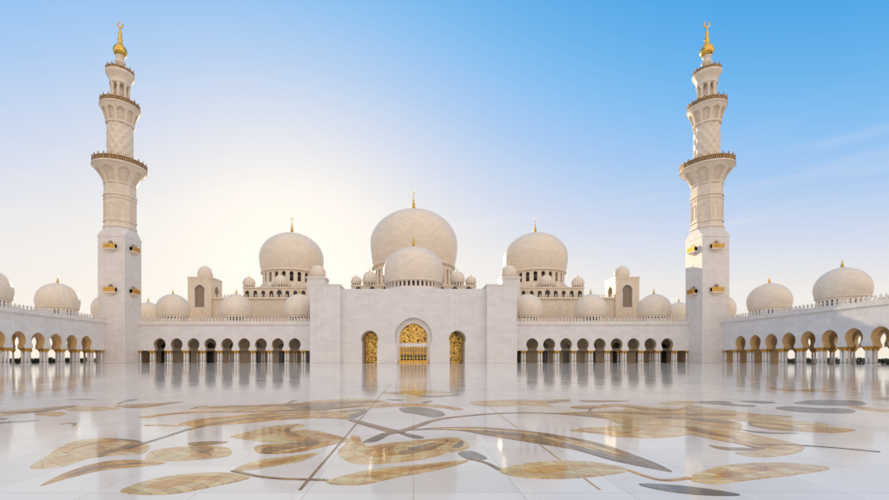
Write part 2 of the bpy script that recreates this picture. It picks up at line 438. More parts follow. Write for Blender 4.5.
# column of the arcades: shaft > base & gilded palm capital
_col = {}
def add_column(parent, x, y):
    if 'c' not in _col:
        mb = MB()
        mb.lathe([(.27, .32), (.275, 1.2), (.265, 2.4), (.25, 3.28)], 12)
        c = mb.build('column', M['column'], parent, (x, y, 0))
        mb = MB(); mb.lathe([(.44, 0), (.44, .14), (.36, .17), (.38, .24), (.29, .32)], 12); mb.build('column_base', M['column'], c)
        mb = MB()
        pr = [(.26, 3.26), (.34, 3.30), (.30, 3.36), (.40, 3.52), (.53, 3.78), (.66, 3.98), (.66, 4.08)]
        mb.lathe(pr, 16, rmod=lambda a, z, r: r*(1+0.10*math.cos(8*a)*min(1, max(0, (z-3.3)/.4))))
        mb.build('capital', M['capital'], c)
        _col['c'] = c
        return c
    s = _col['c']; c = copy_of(s, parent, (x, y, 0))
    for ch in s.children: copy_of(ch, c, ch.location)
    return c

HW = 12.35   # foot of the arcade cornice
def arcade(root, L, e0, nb, S, open_back, roof_ext=0.0, domes=(), inner_S=8.2, wide=False, rz_far=True):
    """local frame: wall along +x from 0 to L facing -y, gallery behind it"""
    th = 1.7; zb = 4.1
    us = [e0+S*i for i in range(nb+1)]
    mb = MB()
    for i in range(nb):
        uc = us[i]+S/2
        P = keyhole(uc, 1.52, 1.97, 6.12, zb, 0.05, 18)
        arch_bay(mb, us[i], us[i+1], zb, HW, P, 6.12, th, bottom=True)
    mb.box(0, us[0]-.004, 0, th, zb, HW); mb.box(us[-1]+.004, L, 0, th, zb, HW)
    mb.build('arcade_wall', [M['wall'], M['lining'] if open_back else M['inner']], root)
    # cornice and parapet
    mb = MB()
    mb.box(0, L, -.10, th, HW, HW+.22); mb.box(0, L, -.32, th, HW+.225, HW+.62); mb.box(0, L, -.16, th, HW+.623, HW+1.0)
    mb.build('cornice', M['marble'], root)
    mb = MB(); mb.box(0, L, -.05, .42, HW+1.003, HW+1.35); merlons(mb, 0, L, HW+1.35, 1.1, 0.05, 0.3, 0.86)
    mb.build('crenellation', M['marble'], root)
    # ceiling and roof
    mb = MB(); mb.box(0, L+roof_ext, th+.003, 20, 10.2, 13.0); mb.build('roof', M['cream'], root)
    mb = MB(); mb.box(0, L+roof_ext, 20.003, 20.5, 13.0, 15.6); merlons(mb, 0, L+roof_ext, 15.6, 1.15, 20.1, 20.35, 0.9)
    mb.build('rear_parapet', M['cream'], root)
    # columns
    for i, u in enumerate(us):
        for du in (-.42, .42):
            add_column(root, u+du, .45); add_column(root, u+du, 1.3)
    add_column(root, 0.9, .45)
    add_column(root, L-.9, .45)
    if not open_back:
        # inner wall with tall dark doorways and a second row of columns before it
        mb = MB(); n = int((L)/inner_S); s_ = L/n; gls = []
        for i in range(n):
            uc = (i+.5)*s_ + random.uniform(-.7, .7)
            hw = random.choice((1.2, 1.4, 1.6))
            P = keyhole(uc, hw*.86, hw, 5.4, 0.02, .08, 14)
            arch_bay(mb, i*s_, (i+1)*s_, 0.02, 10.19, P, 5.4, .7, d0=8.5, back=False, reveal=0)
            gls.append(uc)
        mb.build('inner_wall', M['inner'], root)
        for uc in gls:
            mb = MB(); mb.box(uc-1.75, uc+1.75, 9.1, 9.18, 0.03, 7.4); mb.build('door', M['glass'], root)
        for u in us[::2]:
            for du in (-.42, .42): add_column(root, u+du+1.2, 6.6)
        mb = MB(); mb.box(0, L, 6.2, 7.0, 4.1, 5.0); mb.build('inner_beam', M['inner'], root)
        mb = MB(); mb.box(0, L, 20.003, 20.4, 0.02, 12.99); mb.build('rear_wall', M['cream'], root)
    else:
        # outer wall open to the outside through wide arches
        mb = MB(); ro, no, to = (2.5, 2.3, .5) if wide else (1.97, 1.52, 1.0)
        us2 = [e0+S*i for i in range(nb+1+(8 if wide else 0))]
        for i in range(len(us2)-1):
            uc = us2[i]+S/2
            P = keyhole(uc, no, ro, 6.12, zb, 0.05, 14)
            arch_bay(mb, us2[i], us2[i+1], zb, 10.19, P, 6.12, to, d0=18.9, bottom=True)
        mb.box(0, us[0]-.004, 18.9, 19.9, zb, 10.19); mb.box(us2[-1]+.004, L+roof_ext, 18.9, 19.9, .02, 10.19)
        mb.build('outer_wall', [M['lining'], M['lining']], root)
        for u in us2:
            for du in ((-.42, .42) if not wide else (0,)): add_column(root, u+du, 19.2)
        # the middle row repeats the arches half a bay further on
        mb = MB()
        for i in range(len(us2)-1):
            o_ = -1.3 if wide else 1.3; uc = us2[i]+S/2+o_
            arch_bay(mb, us2[i]+o_, us2[i+1]+o_, zb, 10.19, keyhole(uc, 1.62, 2.0, 6.12, zb, .05, 14), 6.12, 1.2, d0=9.5, bottom=True)
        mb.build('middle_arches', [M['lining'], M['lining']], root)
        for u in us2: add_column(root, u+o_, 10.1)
    mb = MB()
    if wide: mb.box(L+34, L+34.3, th+.003, 18.88, .02, 10.19)
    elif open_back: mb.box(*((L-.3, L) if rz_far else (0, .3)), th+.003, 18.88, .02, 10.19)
    else:
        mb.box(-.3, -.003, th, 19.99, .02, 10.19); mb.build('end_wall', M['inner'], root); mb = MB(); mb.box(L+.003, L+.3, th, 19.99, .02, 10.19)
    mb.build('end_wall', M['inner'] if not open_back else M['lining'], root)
    for (u, d, zz) in domes:
        add_dome(root, (u, d, zz), 5.45, 2.2, 5.6, .93, 2.4, 30, 2.2, .5, win=.5)
    return root

# ------------------------------------------------------------------ the setting: floor and ground
mb = MB(); mb.face(((-4000, -4000, 0), (4000, -4000, 0), (4000, 4000, 0), (-4000, 4000, 0)))
g_ = mb.build('ground', M['ground'], None, (0, 0, -0.45)); g_['kind'] = 'structure'

def spline(pts, k=6):
    n = len(pts); o = []
    for i in range(n):
        p0, p1, p2, p3 = (Vector(pts[(i+j-1) % n]) for j in range(4))
        for q in range(k):
            t_ = q/k
            o.append(tuple(0.5*((2*p1)+(p2-p0)*t_+(2*p0-5*p1+4*p2-p3)*t_*t_+(3*p1-p0-3*p2+p3)*t_**3)))
    return o
def on_floor(x, y):
    Y = 1.5*F/(y-VY); return ((x-VX)*Y/F, Y)
def ribbon(pts, w0, w1=None):
    """thin tapering stem given in floor coordinates"""
    w1 = w0 if w1 is None else w1; a = []; b_ = []
    P = [Vector(on_floor(*p)) for p in pts]
    Q = []
    for i in range(len(P)-1):
        p0 = P[max(0, i-1)]; p1 = P[i]; p2 = P[i+1]; p3 = P[min(len(P)-1, i+2)]
        for q in range(8):
            t_ = q/8; Q.append(0.5*((2*p1)+(p2-p0)*t_+(2*p0-5*p1+4*p2-p3)*t_*t_+(3*p1-p0-3*p2+p3)*t_**3))
    Q.append(P[-1])
    for i, p in enumerate(Q):
        d = (Q[min(i+1, len(Q)-1)]-Q[max(0, i-1)]).normalized(); nn = Vector((-d.y, d.x)); w_ = (w0+(w1-w0)*i/(len(Q)-1))/2
        a.append(tuple(p+nn*w_)); b_.append(tuple(p-nn*w_))
    return a+b_[::-1]

G, T, B, K = 1, 2, 3, 4   # gold, tan, brown, grey marble
INLAY = [
 (T, [(0,411),(30,408.5),(60,406),(80,405),(60,409.5),(30,413),(0,417),(-40,420),(-60,416),(-40,412.5)]),
 (G, [(35,413),(45,411.5),(62,412),(66,414),(58,416.3),(45,416),(36,415)]),
 (T, [(60,409),(80,406.5),(110,407),(120,409),(100,411),(80,411.5)]),
 (B, [(28,412),(50,408),(78,405.3),(60,409.3),(40,412.3)]),
 (K, [(-30,424.5),(0,422),(20,421),(40,420),(30,421.5),(0,424),(-20,427)]),
 (B, [(-20,417.5),(0,418),(8,418.5),(6,419.5),(0,420),(-20,421)]),
 (K, [(66,399.5),(85,399),(97,399.3),(85,400)]),
 (B, [(115,406),(125,405),(140,404),(160,403),(185,401.5),(165,405),(140,408),(125,407.5)]),
 (K, [(117,404),(122,401.5),(130,399.5),(138,399),(133,401),(125,402),(119,404.4)]),
 (T, [(30,468),(48,455),(60,447),(75,441),(96,438.5),(120,439),(138,441),(150,446),(142,454),(116,455.5),(90,458.5),(60,467)]),
 (G, [(40,486),(70,471),(105,461.5),(140,460),(165,463),(140,467),(105,470),(70,478)]),
 (B, [(66,476.5),(90,468),(125,463.5),(155,463),(125,465.4),(92,470.5)]),
 (G, [(97,452),(97,444),(103,446),(112,451),(135,447.5),(144,445),(149,446.5),(138,452),(115,451.3)]),  # darker half of the petal; edge of the mirrored sky put into the colour
 (B, [(98,438.3),(120,438.6),(138,440.6),(144,443),(135,442.3),(118,440)]),
 (T, [(190,409),(215,406),(250,405),(290,403),(330,399.5),(383,400),(384,407.5),(340,409),(320,411),(290,411.5),(250,410.5),(220,409.5)]),
 (G, [(178,425),(185,422),(200,419),(225,416.5),(260,413.5),(300,412),(330,411),(360,409.5),(358,416),(350,419.5),(330,418.5),(300,419),(270,421),(245,423.5),(215,425.5),(200,428),(190,430.5),(193,427)]),
 (T, [(195,422),(225,418.5),(265,415.5),(300,414),(322,414.5),(300,416.5),(262,418),(220,422.3)]),
 (B, [(187,430),(205,424.5),(240,419),(270,416.3),(300,415),(268,418),(235,421.5),(205,426.6)]),
 (K, [(345,411),(365,409),(367,411),(360,416),(352,419),(348,416)]),
 (G, [(300,404),(330,401),(345,402),(320,406.5),(305,408),(285,407)]),
 (B, [(285,405),(300,406),(318,407.5),(320,409.5),(305,410),(290,408)]),
 (K, [(286,404.5),(290,401.2),(298,400),(292,402.3),(288.5,404.8)]),
 (T, [(230,437),(250,431.5),(275,426),(300,423.8),(303,427),(285,431),(290,437),(312,442),(290,444),(262,441.5)]),
 (T, [(287,431),(310,430),(335,435),(350,440),(330,444),(305,438)]),
 (G, [(283,430.5),(288,427.2),(300,424.5),(292,429),(296,434),(310,438),(320,441),(305,443.3),(292,439),(284,434.5)]),
 (G, [(256,446),(280,444),(310,443.5),(326,441.5),(335,444),(318,448),(300,452),(275,454),(258,453)]),
 (T, [(232,471),(255,461),(285,457),(318,453),(302,461),(275,466),(250,470)]),
 (G, [(246,468),(262,462.5),(286,459),(306,456),(290,462),(270,465.5)]),
 (T, [(268,450.5),(290,447),(310,445.5),(300,449),(282,452)]),
 (K, [(284,443.6),(300,442.3),(322,442.3),(312,443.8),(296,444.6)]),
 (B, [(189,443),(200,441.8),(226,441.3),(223,443.6),(200,445.8),(190,445.4)]),
 (T, [(189,446.5),(215,446),(230,449),(228,456),(195,460),(160,461),(146,459),(150,452),(165,448.5)]),
 (G, [(192,447),(212,446.5),(212,455),(200,459),(191,456)]),
 (T, [(352,436),(360,437.5),(362,442),(366,446.5),(385,443.6),(398,442),(420,440),(450,437.5),(463,440),(469,446),(465,450.5),(450,452.5),(430,458),(395,463),(358,464),(342,458),(338,451),(345,445)]),
 (G, [(390,446),(420,441.3),(446,439),(447.5,442),(435,449),(415,453),(392,456.5),(372,457),(364,453),(376,448.5)]),
 (G, [(351,436.5),(359,438),(362,442.5),(366,446),(361,446.4),(354,442.5)]),
 (K, [(362,442.3),(372,437.5),(382,433.5),(391,432),(386,437),(376,441.7),(366,443)]),
 (K, [(399,432),(410,434),(424,437),(420,438.8),(412,438),(400,434)]),
 (K, [(458,453.5),(470,451),(480,454),(487,459),(470,460)]),
 (B, [(395,431),(430,428),(465,427),(500,428.5),(540,432.5),(560,435.5),(590,441),(615,448),(640,457),(660,465),(672,472),(648,468),(628,464),(606,459),(588,453.5),(570,449),(545,445),(520,441),(490,436),(465,431.5),(440,429.7),(415,430.3)]),
 (K, [(399,409),(405,407.5),(425,407.8),(440,411),(445,415),(435,417.5),(425,416),(415,414),(403,412)]),
 (G, [(384,404.5),(410,403.5),(440,405),(463,409),(455,410.5),(450,409),(430,407),(400,406.5),(384,407)]),
 (T, [(380,393.5),(405,391),(420,390),(440,391),(452,393),(430,394),(420,396),(405,394)]),
 (K, [(418,396),(440,395.3),(458,394.8),(440,397),(425,397)]),
 (K, [(420,402.7),(428,401),(433,401),(428,403),(422,403.2)]),
 (K, [(386,399.4),(394,399.3),(404,400),(396,400.7)]),
 (B, [(382,392.2),(392,392.3),(402,394),(394,394.2)]),
 (T, [(470,402),(490,400.5),(520,399.5),(535,400),(560,399.3),(570,399),(568,402.5),(548,403),(553,407),(530,405.5),(500,406.5),(478,405.5)]),
 (B, [(545,402.7),(553,400.5),(568,399.3),(569,401),(555,403)]),
 (B, [(579,401),(590,400.3),(630,401),(605,402.2),(585,402)]),
 (T, [(552,413.5),(570,412),(590,411.5),(620,410.5),(625,408),(612,405.5),(600,405),(620,404.3),(645,407),(665,407.5),(680,408),(690,405),(697,406),(720,409.5),(735,411),(760,414),(793,416.5),(780,418.5),(740,419),(700,420),(690,422),(670,422),(650,419),(630,416.5),(600,415),(575,414.5)]),
 (G, [(600,405.2),(622,404.4),(650,407.2),(668,410),(690,411.5),(680,413),(650,410.5),(628,407.6)]),
 (G, [(610,412.4),(640,411.6),(680,413),(730,413.2),(760,415.5),(735,416.8),(690,416.3),(645,415.2)]),
 (B, [(552,413.5),(580,413.6),(610,416),(632,421),(645,424.6),(635,424.4),(610,419.4),(580,416)]),
 (B, [(655,416.8),(690,417),(735,421.5),(728,424),(695,422.5),(665,420)]),
 (T, [(570,430.5),(585,428),(607,427),(625,425),(645,424),(670,424),(687,428),(690,433),(680,436),(655,438),(620,437),(600,434),(580,432)]),
 (G, [(578,431.2),(610,432.6),(633,430.6),(643,427.5),(642,430.6),(622,434.2),(600,433.8)]),
 (G, [(688,417.5),(720,419),(740,423),(741,430),(735,440),(715,437),(695,433),(686,429)]),
 (T, [(672,430.5),(687,432),(720,437),(735,440),(737,431),(760,436),(785,441),(803,446.5),(800,451.5),(780,456),(755,457),(735,453),(750,451),(765,449.5),(752,446),(730,442.6),(700,437)]),
 (B, [(709,445.3),(725,447.3),(748,448),(765,449),(745,450.5),(722,449.6)]),
 (B, [(734,438.5),(748,443.5),(765,448.3),(752,447.4),(736,442)]),
 (B, [(750,422),(775,423.5),(800,427),(797,431),(775,430),(752,426)]),
 (G, [(797,427.5),(815,426),(830,427),(856,430),(835,433),(800,431)]),
 (K, [(742,429.6),(760,431.5),(798,433),(775,433.9),(755,432.6)]),
 (K, [(693,402),(710,401),(728,401.5),(735,404),(755,405.5),(752,407),(735,406),(715,404.5)]),
 (K, [(740,401),(760,401),(776,402.5),(765,403.5),(750,402.5)]),
 (K, [(775,408),(790,406.5),(815,408),(850,409),(852,413),(815,412.8),(790,411)]),
 (K, [(793,403),(810,400.5),(830,400),(860,401),(862,405.5),(820,405),(805,404)]),
 (G, [(60,449),(75,444),(96,441),(118,441),(96,443.5),(78,447.5),(66,453)]),
 (B, [(97,454),(110,449.5),(126,446),(143,444.2),(128,448),(113,452.5),(100,457)]),
 (T, [(108,446),(120,443.5),(134,443),(124,446),(112,449.5)]),
 (B, [(190,447.5),(203,447),(214,449),(208,452),(212,456),(202,452.5),(193,450)]),
 (B, [(262,449),(280,446.5),(305,444.8),(318,443.8),(300,447.2),(280,450.5),(266,454)]),
 (T, [(292,432),(300,430.5),(318,433),(330,437),(318,438),(302,435.5)]),
 (G, [(300,431.5),(318,432),(338,436),(346,439.5),(330,438),(312,434)]),
 (B, [(283.5,430),(289,426.5),(300,424.2),(291,428.6),(293.5,433),(303,436.8),(296,436.5),(287,433.5)]),
 (T, [(395,446.5),(415,443.2),(438,441),(430,444.5),(412,449),(396,453)]),
 (B, [(400,451.5),(420,449),(440,444),(447,441.5),(441,446),(424,451.5),(402,455)]),
 (K, [(408,448.3),(420,446),(436,442.4),(424,447),(412,450)]),
 (K, [(452,447),(458,443.4),(461,440.5),(464,444),(459,448)]),
 (T, [(430,428.6),(465,428.4),(500,430),(540,434.5),(500,432),(465,430.2)]),
 (T, [(560,438),(585,443),(606,449),(622,455),(603,451),(580,445)]),
 (T, [(540,436),(562,440),(585,446.5),(600,452.5),(578,447.2),(556,441.5)]),
 (K, [(480,430.2),(515,432.8),(552,437.5),(530,436.5),(500,433.5)]),
 (K, [(560,441.5),(585,448),(604,455),(625,463),(600,456.6),(575,448.5)]),
 (B, [(205,407.5),(240,405.8),(285,404.4),(320,402),(285,405.8),(240,407.2)]),
 (B, [(330,403),(355,401.4),(381,401.6),(360,403.4),(338,405)]),
 (K, [(300,405.5),(325,404),(340,405.2),(322,407.4),(306,407.8)]),
 (B, [(250,412),(290,409.6),(330,407),(372,404.6),(335,409),(292,411.4)]),
 (T, [(340,413.5),(352,412),(362,411.5),(352,414.5),(342,416.8)]),
 (B, [(560,413.6),(600,411.8),(640,412.6),(690,414),(740,414.6),(690,415.4),(640,414.2),(600,413.2)]),
 (B, [(622,405.5),(645,408),(668,409.5),(690,408.3),(668,411),(640,409.6)]),
 (T, [(700,409.5),(725,411),(745,413),(720,412.6)]),
 (K, [(690,418.5),(712,419.5),(735,423),(715,422.4),(698,421)]),
 (T, [(695,424),(715,426),(733,430),(718,430.5),(700,428)]),
 (B, [(690,428),(712,432),(733,438),(712,434.8),(694,431)]),
 (G, [(735,441.5),(760,444),(785,449),(765,448.4),(745,445.4)]),
 (T, [(752,423.4),(772,424.8),(792,428),(772,427.4),(756,425.6)]),
 (B, [(0,413),(30,410.5),(60,407.8),(75,406.2),(55,410),(25,412.8)]),
 (G, [(115,406.2),(135,405.8),(165,404),(140,407),(124,407.4)]),
 (T, [(326,482),(368,470.5),(420,465),(468,460.5),(442,469),(400,477),(358,485)]),
 (G, [(345,479.5),(380,471.5),(425,466.5),(450,464),(425,469.5),(385,476)]),
 (T, [(500,470),(540,462),(590,462),(628,470),(600,476),(555,479),(518,477)]),
 (G, [(520,471),(555,465.5),(595,466),(570,471),(540,474)]),
 (T, [(690,478),(725,466),(780,463),(830,468),(800,474),(750,480),(712,484)]),
 (G, [(712,477),(745,468.5),(785,467),(760,472.5),(730,478)]),
 (T, [(606,415.5),(650,418.6),(690,421),(690,427),(660,424.6),(632,426.5),(612,421)]),
 (G, [(570,407),(590,405.6),(612,406.4),(600,408.2),(580,408.6)]),
 (T, [(735,420),(765,418.8),(800,421),(830,425),(800,425),(765,423)]),
 (T, [(660,402.6),(685,401),(700,402.4),(690,404.6),(668,404.6)]),
 (K, [(640,484),(690,487),(740,495),(700,495),(660,490)]),
 (T, [(120,492),(160,478),(215,473),(250,477),(220,485),(170,494)]),
 (G, [(145,487),(180,478),(222,476.5),(195,483),(165,489)]),
]
RIB = [
 (B, [(232,471),(270,478),(320,480),(326,480)], .05, .07),
 (B, [(468,458.5),(486,463),(500,470)], .05, .07),
 (G, [(628,470),(660,480),(690,478)], .06, .08),

 (G, [(143,417.6),(170,414),(200,412.2),(235,411.7),(275,412.2)], .34, .20),
 (K, [(128,448.4),(143,443.6),(165,436.8),(189,429)], .07, .09),
 (B, [(352,420),(362,423),(380,428),(395,431.5),(405,432)], .20, .32),
 (B, [(384,434.5),(402,431),(420,425),(440,419.2),(470,415.6),(500,413.4),(530,413),(556,413.6)], .20, .13),
 (K, [(590,413.4),(590.5,409.5),(596,406.5),(606,405)], .10, .06),
 (B, [(60,424.2),(68,423.4),(75,423.6),(73,426)], .08, .05),
 (T, [(143,425.5),(160,425.2),(180,426.2)], .10, .07),
 (K, [(192,408.6),(200,406.6),(209,406.4)], .10, .05),
 (K, [(752,444.5),(790,445),(830,447.5),(880,452)], .05, .05),
]
mb = MB()
mb.face(((-135, -60, 0), (135, -60, 0), (135, 260, 0), (-135, 260, 0)), 0)
mb.box(-135, 135, -60, 260, -0.44, -0.006, 0)
def petal(poly, mi, z):
    bm = bmesh.new(); vv = [bm.verts.new((x, y, z)) for x, y in poly]
    try:
        bm.faces.new(vv); bmesh.ops.triangulate(bm, faces=bm.faces[:])
        for f_ in bm.faces: mb.face([tuple(v_.co) for v_ in f_.verts], mi)
        for (xa, ya), (xb, yb) in zip(poly, poly[1:]+poly[:1]): mb.face(((xa, ya, 0.0002), (xb, yb, 0.0002), (xb, yb, z), (xa, ya, z)), mi)
    except ValueError: pass
    bm.free()
def leaf(cx, cy, ang, ln, wd, bend=.25):
    o = []
    for sgn in (1, -1):
        for i in range(15):
            t_ = i/14 if sgn > 0 else 1-i/14
            x = ln*t_; y = bend*ln*t_*t_ + sgn*wd*math.sin(PI*t_**.8)
            o.append((cx+x*math.cos(ang)-y*math.sin(ang), cy+x*math.sin(ang)+y*math.cos(ang)))
    return o
def flower(cx, cy, n, ln, wd, a0, spread, z0, bend=.3, cols=(2, 1, 3)):
    for i in range(n):
        a = a0+spread*i/max(1, n-1); q = ln*(.8+.2*math.sin(2.3*i+a0))
        petal(leaf(cx, cy, a, q, wd, bend), cols[0], z0+.0006*i)
        petal(leaf(cx+.12*q*math.cos(a), cy+.12*q*math.sin(a), a+.04, q*.74, wd*.5, bend), cols[1], z0+.0006*i+.0002)
        petal(leaf(cx+.1*q*math.cos(a), cy+.1*q*math.sin(a), a+.06, q*.66, wd*.12, bend), cols[2], z0+.0006*i+.0004)
flower(13, 12.5, 3, 2.8, .3, -.8, 1.4, .001)
flower(17, 20, 3, 4, .4, -.5, 1.2, .001)
for i, (mi, pts) in enumerate(INLAY):
    petal([on_floor(*p) for p in spline(pts)], mi, 0.001+0.00006*i)
for i, r_ in enumerate(RIB):
    petal(ribbon(r_[1], r_[2], r_[3]), r_[0], 0.0075+0.00006*i)
# the two straight inlaid guide lines running up the courtyard
for (x0, y0, x1, y1, w_, mi) in ((300, 490, 391, 383.5, .032, B), (600, 490, 486, 404.5, .018, T)):
    a, b_ = Vector(on_floor(x0, y0)), Vector(on_floor(x1, y1)); d = (b_-a).normalized(); nn = Vector((-d.y, d.x))*w_/2
    petal([tuple(a+nn), tuple(b_+nn), tuple(b_-nn), tuple(a-nn)], mi, 0.0085)
fl = mb.build('courtyard_floor', [M['floor'], M['f_gold'], M['f_tan'], M['f_brown'], M['f_grey']]); fl['kind'] = 'structure'

# ------------------------------------------------------------------ arcades
XA, D2 = 96.7, 141.5
za = 14.1
a1 = thing('arcade', 'long white horseshoe arched arcade with gold capitals left of the entrance wall', 'arcade', (-91, D2, 0), 0, 'courtyard arcades')
arcade(a1, 58, 4.72, 9, 5.55, False, 0, [(91-84.4, 9.5, za), (91-62.2, 9.5, za), (91-40, 9.5, za)])
a2 = thing('arcade', 'long white horseshoe arched arcade with gold capitals right of the entrance wall', 'arcade', (33, D2, 0), 0, 'courtyard arcades')
arcade(a2, 58, 3.33, 9, 5.55, False, 0, [(84.4-33, 9.5, za), (62.2-33, 9.5, za), (40-33, 9.5, za)])
Y0 = 75.4
a3 = thing('arcade', 'side arcade running to the left edge, warm light showing through its arches', 'arcade', (-XA, Y0, 0), PI/2, 'courtyard arcades')
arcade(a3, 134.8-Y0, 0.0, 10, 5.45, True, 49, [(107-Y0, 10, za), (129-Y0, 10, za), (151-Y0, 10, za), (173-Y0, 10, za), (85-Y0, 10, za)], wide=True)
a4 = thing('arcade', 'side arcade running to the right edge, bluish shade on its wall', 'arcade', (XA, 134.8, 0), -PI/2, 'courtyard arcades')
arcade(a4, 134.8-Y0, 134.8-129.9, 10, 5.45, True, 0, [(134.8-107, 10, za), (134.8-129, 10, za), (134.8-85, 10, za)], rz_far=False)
# the corner behind the right minaret
mb = MB(); mb.box(-49, -.003, 1.703, 20, 10.2, 13.0); mb.build('corner_roof', M['cream'], a4)
mb = MB(); mb.box(-49, -.003, 18.9, 19.9, .02, 10.19); mb.build('corner_wall', M['cream'], a4)
mb = MB(); mb.box(-49, -.003, 20.003, 20.5, 13.0, 15.6); merlons(mb, -49, 0, 15.6, 1.15, 20.1, 20.35, .9); mb.build('corner_parapet', M['cream'], a4)
for u in (-16.2, -38.2): add_dome(a4, (u, 10, za), 5.45, 2.2, 5.6, .93, 2.4, 30, 2.2, .5)

# ------------------------------------------------------------------ entrance portal
pt = thing('entrance_portal', 'tall plain white marble entrance wall with three golden arched openings', 'portal', (0, 139, 0))
H = 23.6
mb = MB()
arch_bay(mb, -23.4, -9.3, 0.02, H, keyhole(-14.2, 2.45, 2.72, 7.75, .02, .05, 22), 7.75, 9.0)
arch_bay(mb, 9.3, 23.4, 0.02, H, keyhole(14.2, 2.45, 2.72, 7.75, .02, .05, 22), 7.75, 9.0)
arch_bay(mb, -9.3, 9.3, 0.02, H, keyhole(0, 5.3, 6.1, 8.45, .02, .04, 30), 8.45, 1.6)
mb.box(-9.28, -6.3, 1.61, 8.9, .02, H-.02); mb.box(6.3, 9.28, 1.61, 8.9, .02, H-.02)
mb.build('facade_wall', [M['wall'], M['marble']], pt)
# stepped inner arch
mb = MB()
arch_bay(mb, -6.28, 6.28, 0.02, H-.03, keyhole(0, 4.5, 4.5, 8.3, .02, .05, 30), 8.3, 1.3, d0=1.62)
mb.build('inner_arch', [M['marble'], M['marble']], pt)
mb = MB(); mb.box(-23.4, 23.4, .0, 24, H+.003, H+.4); mb.box(-23.4, 23.4, 9.01, 24, 12, H); mb.build('roof', M['wall'], pt)
for s in (-1, 1):
    mb = MB(); x0, x1 = sorted((s*23.403, s*33))
    mb.box(x0, x1, -2, 22, .02, 24.8); mb.box(x0-.12, x1+.12, -2.12, 22.1, 24.803, 25.2)
    mb.build('pylon', M['wall'], pt)
    x0, x1 = sorted((s*32.8, s*39.6))
    mb = MB(); mb.box(x0, x1, 20.5, 27.3, 13.2, 31.2); mb.box(x0-.25, x1+.25, 20.25, 27.55, 31.203, 31.9)
    mb.build('roof_turret', M['marble'], pt)
    add_dome(pt, (s*36.2, 23.9, 31.9), 2.95, 1.2, 3.2, .9, .7, 0, 1.5, .22, segs=32)
add_dome(pt, (0, 13, 25.4), 10.6, 4.3, 9.0, .95, 2.4, 40, 4.6, .8, segs=72, win=.62, label='smaller white front dome with gold finial over the entrance')
mb = MB(); mb.lathe([(11.2, 24.01), (11.2, 24.9), (10.6, 24.95), (10.6, 25.42)], 64, 0, 13); mb.build('dome_plinth', M['marble'], pt)
# gilded doors
mb = MB(); mb.prism(keyhole(0, 4.47, 4.5, 8.3, 6.3, .05, 30), ident, 2.55, 2.62); o = mb.build('gilded_tympanum', M['screen'], pt)
mb = MB()
for a in range(1, 8):
    t_ = PI*a/8; c_, s_ = math.cos(t_), math.sin(t_)
    q = [(.5*c_-.06*s_, 7.2+.5*s_+.06*c_), (4.3*c_-.06*s_, 8.0+4.1*s_+.06*c_), (4.3*c_+.06*s_, 8.0+4.1*s_-.06*c_), (.5*c_+.06*s_, 7.2+.5*s_-.06*c_)]
    mb.prism(q, ident, 2.42, 2.545)
for rr in (1.5, 2.9, 4.3):
    for i in range(20):
        t0, t1 = PI*i/20, PI*(i+1)/20
        q = [(rr*math.cos(t0), 7.8+rr*math.sin(t0)), (rr*math.cos(t1), 7.8+rr*math.sin(t1)), ((rr-.14)*math.cos(t1), 7.8+(rr-.14)*math.sin(t1)), ((rr-.14)*math.cos(t0), 7.8+(rr-.14)*math.sin(t0))]
        mb.prism(q, ident, 2.40, 2.41+.12)
mb.build('tracery', M['gold'], o)
mb = MB(); mb.box(-4.49, 4.49, 2.1, 2.9, 5.3, 6.5); mb.box(-4.49, 4.49, 1.95, 2.1, 5.5, 5.75); mb.box(-4.49, 4.49, 1.95, 2.1, 6.15, 6.4); mb.build('door_lintel', M['column'], pt)
for s in (-1, 1):
    mb = MB(); x0, x1 = sorted((s*.12, s*4.4)); mb.box(x0, x1, 2.55, 2.62, .6, 5.29); d_ = mb.build('gilded_door', M['bronze'], pt)
    mb = MB()
    for k in range(5):
        x = s*(.22+k*1.02); mb.box(x-.09, x+.09, 2.40, 2.545, .6, 5.28)
    for z in (.75, 1.7, 3.4, 5.1): mb.box(min(s*.2, s*4.35), max(s*.2, s*4.35), 2.43, 2.53, z-.08, z+.08)
    mb.build('door_frame', M['gold'], d_)
    mb = MB(); mb.box(x0+.25*(s > 0), x1-.25*(s < 0), 2.535, 2.548, .9, 2.6); mb.build('door_glass', M['glass'], d_)
mb = MB(); mb.box(-4.9, 4.9, .5, 2.9, .02, .35); mb.box(-4.7, 4.7, .9, 2.9, .353, .6); mb.build('gilded_step', M['capital'], pt)
for s in (-1, 1):
    c = s*14.2
    mb = MB(); mb.prism(keyhole(c, 2.3, 2.6, 7.75, .05, .05, 20), ident, 8.6, 8.7); o = mb.build('gilded_screen', M['screen'], pt)
    mb = MB()
    for x in (-2.2, -.75, .75, 2.2): mb.box(c+x-.08, c+x+.08, 8.42, 8.59, .05, 8.6)
    for z in (.4, 2.6, 4.9, 5.6, 7.6): mb.box(c-2.3, c+2.3, 8.45, 8.57, z-.09, z+.09)
    mb.build('screen_frame', M['gold'], o)

# ------------------------------------------------------------------ domed prayer halls
def windows_wall(mb, gl, u0, u1, z0, z1, n, f, th=.8, big=None):
    s_ = (u1-u0)/n
    for i in range(n):
        uc = u0+(i+.5)*s_; r = s_*.26 if i != big else s_*.34
        zc = z0+(z1-z0)*.55
        arch_bay(mb, u0+i*s_, u0+(i+1)*s_, z0, z1, keyhole(uc, r*.95, r, zc, z0+.01, .1, 10), zc, th, f, back=False, reveal=0)
    gl.prism([(u0+.1, z0+.02), (u1-.1, z0+.02), (u1-.1, z1-.1), (u0+.1, z1-.1)], f, th-.06, th)

